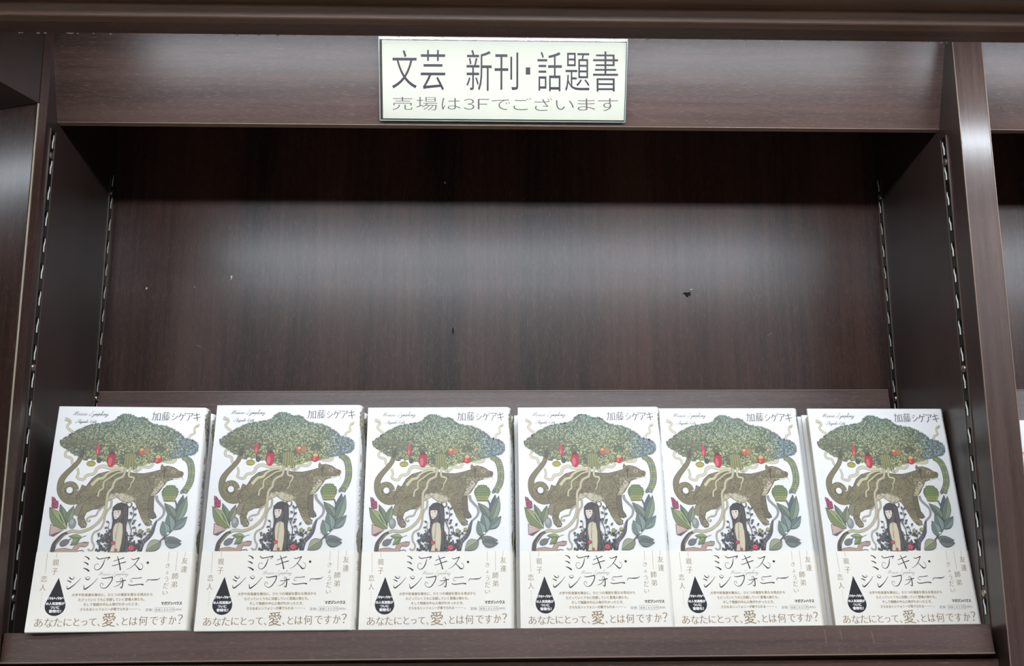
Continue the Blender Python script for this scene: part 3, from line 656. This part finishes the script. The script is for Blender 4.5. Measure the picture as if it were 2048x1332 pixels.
for ch, x0, x1, y0, y1 in (('加',778,846,96,166),('藤',858,922,94,166),('シ',936,984,106,162),('ゲ',990,1050,98,166),('ア',1054,1108,104,166),('キ',1112,1168,98,168)):
    P.text(ch, x0, y0, x1, y1, (74, 66, 68), offset=-.014, min_=1.1)

# ------------------------------------------------------------------ paper band printing
OBY = -.00042
def bandmap(x, y, d): return face(x*.7317-124.9, y*.7317+1165.5, d, OBY-.00003)
Q = Print(bandmap)
GOLD = (160, 138, 98); INKB = (40, 32, 44)
def vline(x, y0, y1, c=GOLD, w=3): Q.stroke([(x, y0), (x-2, y1)], w, c, smooth=False)
for ch, cx_, cy_ in (('親',352,236),('子',350,338),('恋',244,420),('人',240,518),('友',1756,224),('達',1758,322),('師',1668,400),('弟',1668,494)):
    Q.text(ch, cx_-32, cy_-36, cx_+32, cy_+36, GOLD, offset=(0 if ch in '達師' else -.010), min_=(.3 if ch in '達師' else 1.0))
for ch, cy_, w_, h_ in (('き',280,22,26),('ょ',356,15,18),('う',432,18,30),('だ',508,28,34),('い',588,27,20)):
    Q.text(ch, 1576-w_, cy_-h_, 1576+w_, cy_+h_, GOLD, offset=-.014, min_=1.0)
vline(355, 128, 186); vline(253, 128, 362); vline(1755, 120, 182); vline(1668, 122, 342); vline(1574, 124, 236)
for k in range(6): Q.disc(239-k, 580+k*30, 4, 4, GOLD, None, 8)
T = lambda pts: Q.stroke([(a, b, c_*1.15+.8) for a, b, c_ in pts], 0, INKB)
# title, drawn stroke by stroke
T([(655,170,4),(690,182,10),(712,206,13)]); T([(652,236,4),(682,244,10),(706,264,12)]); T([(655,302,4),(690,314,12),(722,338,15)])
T([(786,176,6),(812,200,8),(870,192,7),(934,180,10)]); T([(934,180,10),(906,214,3)]); T([(880,204,4),(864,262,9),(836,310,8),(800,324,5),(776,302,4),(780,266,3),(806,254,3),(818,268,3)])
T([(976,226,5),(1030,206,6),(1088,186,9)]); T([(966,268,4),(980,278,5),(1050,252,7),(1112,234,9)]); T([(1012,170,4),(1030,216,9),(1052,290,10),(1060,328,13)])
T([(1172,196,5),(1190,210,6),(1254,186,9)]); T([(1254,186,8),(1216,254,6),(1170,300,4),(1126,322,2)]); T([(1204,256,4),(1244,296,9),(1270,322,12),(1298,312,4),(1300,276,3),(1276,252,3)])
Q.disc(1352, 245, 14, 14, INKB)
T([(512,400,5),(528,418,10),(548,428,8),(570,412,3),(556,398,3)]); T([(494,440,5),(516,448,9),(540,462,10)]); T([(498,504,3),(502,530,8),(522,532,12),(586,480,6),(640,416,3)])
T([(688,404,3),(700,426,8),(722,432,8),(738,414,3),(722,400,3),(704,404,3)]); T([(680,492,3),(686,530,8),(702,538,12),(768,484,6),(822,416,3)])
T([(866,412,5),(890,420,7),(984,404,10)]); T([(984,404,9),(974,456,8),(930,520,8),(884,530,4),(856,500,3),(866,472,3),(886,482,3),(884,500,2)])
T([(1030,452,5),(1044,460,5),(1132,442,9)]); T([(1088,424,4),(1100,450,9),(1098,520,9),(1086,528,8),(1074,512,3)]); T([(1090,458,5),(1052,500,5),(1004,518,2)]); T([(1076,444,2),(1070,424,3),(1088,416,3),(1094,430,2)])
T([(1200,422,6),(1250,422,5),(1302,414,7)]); T([(1204,420,3),(1184,436,3),(1186,456,3),(1210,458,4)]); T([(1162,488,5),(1196,500,8),(1290,490,8),(1330,496,14)])
T([(1356,468,3),(1372,440,6),(1400,440,6),(1450,440,10),(1486,434,6),(1506,414,2)])
script(Q, 'Miacis Symphony', 822, 1150, 386, 40, (186, 180, 170), 3)
SM = (164, 142, 104)
for body_, x0, x1, yc in (('大学や和食屋を舞台に、ひとつの場面を異なる視点から', 560, 1438, 605), ('たどっていくうちに交錯していく登場人物たち。', 636, 1356, 660), ('そして物語の中心人物がわかったとき、', 697, 1300, 714), ('さらなるシンフォニーが奏でられる', 668, 1190, 769)):
    Q.text(body_, x0, yc-17, x1, yc+17, SM, bold=.7)
Q.stroke([(1195,769),(1295,769)], 3, SM, smooth=False); Q.disc(1314, 776, 6, 6, SM); Q.disc(1314, 776, 3, 3, (246,245,238))
Q.text('マガジンハウス', 1545, 690, 1772, 726, (48, 42, 44), bold=1.6)
Q.text('定価：', 1378, 764, 1462, 797, (120, 114, 106)); Q.text('本体１８００円', 1488, 766, 1690, 799, (120, 114, 106)); Q.text('(税別)', 1704, 768, 1780, 797, (140, 134, 126))
for a, b in (((1480,757),(1697,757)),((1697,757),(1697,805)),((1697,805),(1480,805)),((1480,805),(1480,757))): Q.stroke([a, b], 2.5, (150,144,136), smooth=False)
big = [('あ',188,276,868,962),('な',296,384,868,966),('た',396,484,866,960),('に',504,586,872,956),('と',610,672,868,954),('っ',694,756,896,952),('て',776,856,874,954),('、',872,894,934,962),('愛',922,1062,812,968),('、',1078,1100,930,958),('と',1136,1196,866,952),('は',1218,1302,862,954),('何',1320,1412,852,958),('で',1440,1526,862,952),('す',1544,1626,856,956),('か',1650,1728,854,948),('？',1744,1796,838,946)]
for ch, x0, x1, y0, y1 in big: Q.text(ch, x0, y0, x1, y1, (148, 124, 84), offset=(-.006 if ch == '愛' else -.012), min_=1.6)
# black drop
def drop(s, col):
    cx_, cy_, r = 392, 728, 112+s
    pts = [(402, 408-s*2.2)]
    for k in range(25):
        a = -.42+(math.pi+.84)*k/24; pts.append((cx_+r*math.cos(a), cy_+r*math.sin(a)))
    Q.poly(pts, col)
drop(7, (250, 250, 248)); drop(0, (24, 20, 28))
WH = (240, 240, 240)
Q.stroke([(308,656,4),(322,632,8),(336,630,6),(330,652,8),(346,636,8),(356,630,8),(354,654,8),(370,638,7),(378,632,7),(378,650,6)], 0, WH); Q.disc(390, 640, 5, 5, WH)
Q.stroke([(398,656,4),(410,632,8),(424,630,6),(418,652,8),(434,636,8),(444,630,8),(442,654,8),(458,638,7),(466,632,7),(474,646,6)], 0, WH)
Q.text('の人気連載が', 292, 684, 490, 716, WH, bold=1.5); Q.text('ついに', 342, 728, 440, 758, WH, bold=1.5); Q.text('書籍化！', 332, 768, 460, 802, WH, bold=1.5)

# ------------------------------------------------------------------ spine printing (x = BW plane; a: 0 front..BT, b: height)
def spx(a):
    t = max(-1, min(1, (a-BT/2)/(BT/2))); return SPB+SPA*(1-abs(t)**2.6)**.6
def spmap(a, b, d): return (spx(a)+.00006+d, a, b)
S = Print(spmap, cell=.001)
mm = .001
sr = random.Random(9)
blobs = [([(1.0,196),(4,202),(12,203.4),(19,201),(18,188),(14.5,170),(12.5,158),(10,156),(8,162),(3.5,172),(1.2,184)], [(112,98,80),(140,126,104),(84,74,60),(170,160,136),(120,112,84),(226,224,216)]),
         ([(2.5,83),(6,90),(14,91),(18.5,84),(17.5,68),(13,64),(9,68),(5,70),(3,75)], [(112,106,76),(140,132,96),(90,86,62),(196,188,160)]),
         ([(6,70),(9,70),(10,62),(7,60),(4,64)], [(92,104,70),(120,132,88)])]
for poly_, cols in blobs:
    pm = [(a*mm, b*mm) for a, b in poly_]
    x0, x1 = min(p[0] for p in pm), max(p[0] for p in pm); y0, y1 = min(p[1] for p in pm), max(p[1] for p in pm)
    for k in range(int((x1-x0)*(y1-y0)*2.6e6)):
        a, b = sr.uniform(x0, x1), sr.uniform(y0, y1)
        if inside((a, b), pm):
            l = sr.uniform(.9, 1.7)*mm; S.tri([(a-l*.45, b), (a, b+l), (a+l*.45, b), (a, b-l)], [(0,1,2,3)], sr.choice(cols), 2+k % 8)
for k in range(5): S.tri([(3*mm+k*.8*mm,.158-k*.0008),(3.8*mm+k*.8*mm,.158-(k+1)*.0008),(3.8*mm+k*.8*mm,.149+(k+1)*.0008),(3*mm+k*.8*mm,.149+k*.0008)], [(0,1,2,3)], (196, 160, 150), 1)
for i, ch in enumerate('加藤シゲアキ'):
    S.text(ch, 3.0*mm, .144-i*.0092, 9*mm, .144-i*.0092-.0075, (84, 76, 78))
for i, ch in enumerate('ミアキス・シンフォニ'):
    S.text(ch, 11.5*mm, .150-i*.0080, (17.5 if ch != '・' else 13)*mm, .150-i*.0080-(.0062 if ch != '・' else .0015), (66, 58, 66))
OBW = Print(lambda a, b, d: (spx(a)+.0005+d, a, b), cell=.001)
OBW.text('愛', 4*mm, .062, 15*mm, .052, (170, 152, 116)); OBW.text('と', 6*mm, .049, 12*mm, .043, (190, 176, 146)); OBW.text('は', 6*mm, .041, 12*mm, .035, (190, 176, 146))
for a0, b0, a1, b1 in ((5,4,6,12),(5,4,14,5),(5,11,14,12),(13,4,14,12),(9,4,10,12)): OBW.poly([(a0*mm,b0*mm),(a1*mm,b0*mm),(a1*mm,b1*mm),(a0*mm,b1*mm)], (176, 164, 136))

# ------------------------------------------------------------------ the book
def spine_pts(off, n=16):
    out = []
    for k in range(n+1):
        a = BT/2-BT/2*math.cos(math.pi*k/n); e = 1e-5
        t = max(-1, min(1, (a-BT/2)/(BT/2)))
        out.append((spx(a)+off*(1-t*t)**.5, a+off*t))
    return out
def arc(cx_, cy_, r, a0, a1, n=6): return [(cx_+r*math.cos(a0+(a1-a0)*k/n), cy_+r*math.sin(a0+(a1-a0)*k/n)) for k in range(n+1)]
def u_outline(off, th_, x_in=0.0, r=.0027):
    o = [(x_in, -off)]+spine_pts(off)+[(x_in, BT+off)]
    i = [(x_in, BT+off-th_)]+[(p[0], min(max(p[1], th_-off), BT+off-th_)) for p in reversed(spine_pts(off-th_))]+[(x_in, th_-off)]
    return o+i
def make_book():
    t = empty('book')
    mb = MB(); mb.prism(u_outline(0, .0024), 0, BH, 'z'); mb.build('jacket', JACKET, t)
    mb = MB(); mb.box((.0032, .0025, .0035), (.1270, BT-.0025, BH-.0035)); mb.build('page_block', PAGES, t)
    mb = MB(); mb.prism([(p[0], p[1]) for p in u_outline(.0004, .00036, -.0002)], .0004, ZB, 'z'); ob = mb.build('paper_band', OBI, t)
    o = P.mb.build('cover_print', INK, t); o = S.mb.build('spine_print', INK, t)
    Q.mb.build('band_print', INK, ob); tag(OBW.mb.build('band_spine_print', INK, ob), kind='stuff')
    return t
book = make_book()
N = Vector((0, cs, -sn))
stacks = [ # x, y, tilt, yaw, front label, second: dx, label
 (.0217, .0115, .262, .0856, 'front book of the leftmost stack, turned so its printed spine shows', .0035, 'second book of the leftmost stack, its dark printed spine corner showing behind the front book'),
 (.1593, .0179, .236, .0051, 'front book of the second stack from the left, casting a shadow onto the shelf lip', .0022, 'second book of the second stack from the left, a sliver of spine showing'),
 (.2950, .0316, .228, -.0085, 'front book of the third stack from the left, beside the dark gap', .0026, 'second book of the third stack from the left, spine corner showing at its right'),
 (.4335, .0334, .222, -.0180, 'front book of the fourth stack, just right of the dark gap, touching its right neighbour', -.0030, 'second book of the fourth stack, a thin white edge showing left of the front book'),
 (.5669, .0374, .217, .0120, 'front book of the fifth stack, pressed against the stack on its left', .0012, 'second book of the fifth stack, a thin edge showing at its right'),
 (.7091, .0412, .203, .0340, 'front book of the rightmost stack, its cream page edges showing at the left', -.0042, 'second book of the rightmost stack, white edge showing beside the cream pages'),
]
first = True; jr = random.Random(2)
for i, (x, y, tl, yw, lab, dx, lab2) in enumerate(stacks):
    ordn = ['leftmost', 'second', 'third', 'fourth', 'fifth', 'rightmost'][i]
    s0 = (y-SY)/cs
    for k in range(5):
        b = book if first else copy_tree(book); first = False
        s = s0+k*(BT+.0012)/math.cos(tl-T0)
        ddx = 0 if k == 0 else dx*(1 if k == 1 else jr.uniform(-.4, .8))
        if i == 4 and k: ddx = abs(ddx)
        if i == 3 and k: ddx = -abs(ddx)
        p = Vector((x+ddx, SY+s*cs, SZ-s*sn)); 
        p.x -= s and (k*(BT+.0012))*math.sin(yw)
        p.z += .0004+(tl-T0)*BT   # rests on its lower back edge
        if s < 0: p.z = SZ+.0002+max(0, (tl-T0)*BT)
        p.z += (p.x+.066-.42)*-ROLL-(.0012 if i < 2 else 0)
        b.location = p; b.rotation_euler = (-tl, ROLL, yw)
        grp = 'stacked copies of the white illustrated book'
        if k == 0: tag(b, lab, 'book', grp)
        elif k == 1: tag(b, lab2, 'book', grp)
        else: tag(b, 'white book hidden deeper in the %s stack' % ordn, 'book', 'hidden copies in the %s stack' % ordn)

# book at the right edge of the photo
t = empty('book', (.8935, .0480, SZ-.006), (-.21, 0, 0)); tag(t, 'white book with pink leaf drawings cut off by the right edge of the photo', 'book')
mb = MB(); mb.prism(u_outline(0, .0024), 0, .197, 'z'); mb.build('jacket', JACKET, t)
mb = MB(); mb.box((.0032, .0025, .0035), (.1270, BT-.0025, .1935)); mb.build('page_block', PAGES, t)
R_ = Print(lambda a, b, d: (a*mm, -.00004-d, b*mm))
pr = random.Random(4)
for z0 in (164, 134):
    for k in range(16):
        x = k*8+2
        R_.stroke([(x, z0, .5), (x+4, z0+3*math.sin(k), .7), (x+8, z0-1, .5)], 0, (222, 110, 130))
        for q in range(2):
            a = pr.uniform(-1, 1); R_.stroke([(x+2, z0, .3), (x+4+2*math.cos(a), z0+3*math.sin(a)+1, .8), (x+7, z0+4*math.sin(a), .3)], 0, (226, 120, 138))
R_.poly([(0,120),(3,128),(14,128),(40,122),(60,118),(60,104),(0,104)], (120, 104, 74)); R_.poly([(0,114),(30,116),(60,112),(60,106),(0,106)], (196, 170, 110))
R_.mb.build('cover_print', INK, t)

# ------------------------------------------------------------------ sign in a clear acrylic holder on the header
ax = Vector((1, 0, 0)); nrm = Vector((0, -.927, -.375))
lean = math.atan2(.375, .927)
sg = empty('shop_sign', (.3035, .0440, .4576), (lean+.055, .0, -.0)); tag(sg, 'white shop sign with dark Japanese lettering in a clear acrylic holder on the header', 'sign')
SW, SHH = .2325, .0765
ACR = bpy.data.materials.new('clear_acrylic'); ACR.use_nodes = True; nt = ACR.node_tree
for n_ in list(nt.nodes):
    if n_.type != 'OUTPUT_MATERIAL': nt.nodes.remove(n_)
tr = nt.nodes.new('ShaderNodeBsdfTransparent'); tr.inputs[0].default_value = (.985, .99, .985, 1)
gl = nt.nodes.new('ShaderNodeBsdfGlossy'); gl.inputs['Roughness'].default_value = .04
fz = nt.nodes.new('ShaderNodeFresnel'); fz.inputs[0].default_value = 1.49; mxs = nt.nodes.new('ShaderNodeMixShader')
nt.links.new(fz.outputs[0], mxs.inputs[0]); nt.links.new(tr.outputs[0], mxs.inputs[1]); nt.links.new(gl.outputs[0], mxs.inputs[2])
nt.links.new(mxs.outputs[0], nt.nodes['Material Output'].inputs[0])
AE = mat('acrylic_edge', (150, 160, 154), .25, 0, .8)
mb = MB(); mb.box((0, -.0046, 0), (SW, -.0031, SHH)); mb.box((0, -.0015, 0), (SW, -.0002, SHH)); mb.build('holder_sheet', ACR, sg)
mb = MB()
for a, b in (((0, -.0047, -.0004), (SW, -.0002, .0004)), ((0, -.0047, SHH-.0004), (SW, -.0002, SHH+.0004)), ((-.0004, -.0047, 0), (.0004, -.0002, SHH)), ((SW-.0004, -.0047, 0), (SW+.0004, -.0002, SHH))): mb.box(a, b)
mb.build('holder_edge', AE, sg)
mb = MB(); mb.box((.0026, -.0029, .0016), (SW-.0008, -.0024, SHH-.0030)); card = mb.build('card', mat('sign_card', (242, 238, 222), .7), sg)
# lettering; design coords are pixels of the 740..1270 x 60..260 crop at 3.864x
HS = homog([(72, 52), (1982, 62), (85, 690), (1962, 700)])
SG = Print(lambda x, y, d: (HS(x, y)[0]*SW, -.00295-d, (1-HS(x, y)[1])*SHH), .00001)
SI = (66, 54, 66)
for ch, x0, x1, y0, y1 in (('文',174,362,154,448),('芸',392,580,152,462),('新',742,936,150,464),('刊',958,1140,168,456),('・',1198,1232,282,338),('話',1288,1476,160,466),('題',1502,1690,168,464),('書',1716,1910,156,466)):
    if ch == '・': SG.poly([(x0,y0),(x1,y0),(x1,y1),(x0,y1)], SI)
    else: SG.text(ch, x0, y0, x1, y1, SI, offset=-.004)
SI2 = (112, 98, 104)
for ch, x0, x1, y0, y1 in (('売',178,330,512,612),('場',360,520,512,614),('は',554,696,520,608),('３',722,804,526,608),('Ｆ',830,916,526,606),('で',938,1078,530,610),('ご',1104,1240,516,610),('ざ',1264,1402,518,616),('い',1430,1568,534,608),('ま',1598,1732,520,612),('す',1756,1910,518,616)):
    SG.text(ch, x0, y0, x1, y1, SI2, offset=-.012)
SG.mb.build('lettering', INK, card)
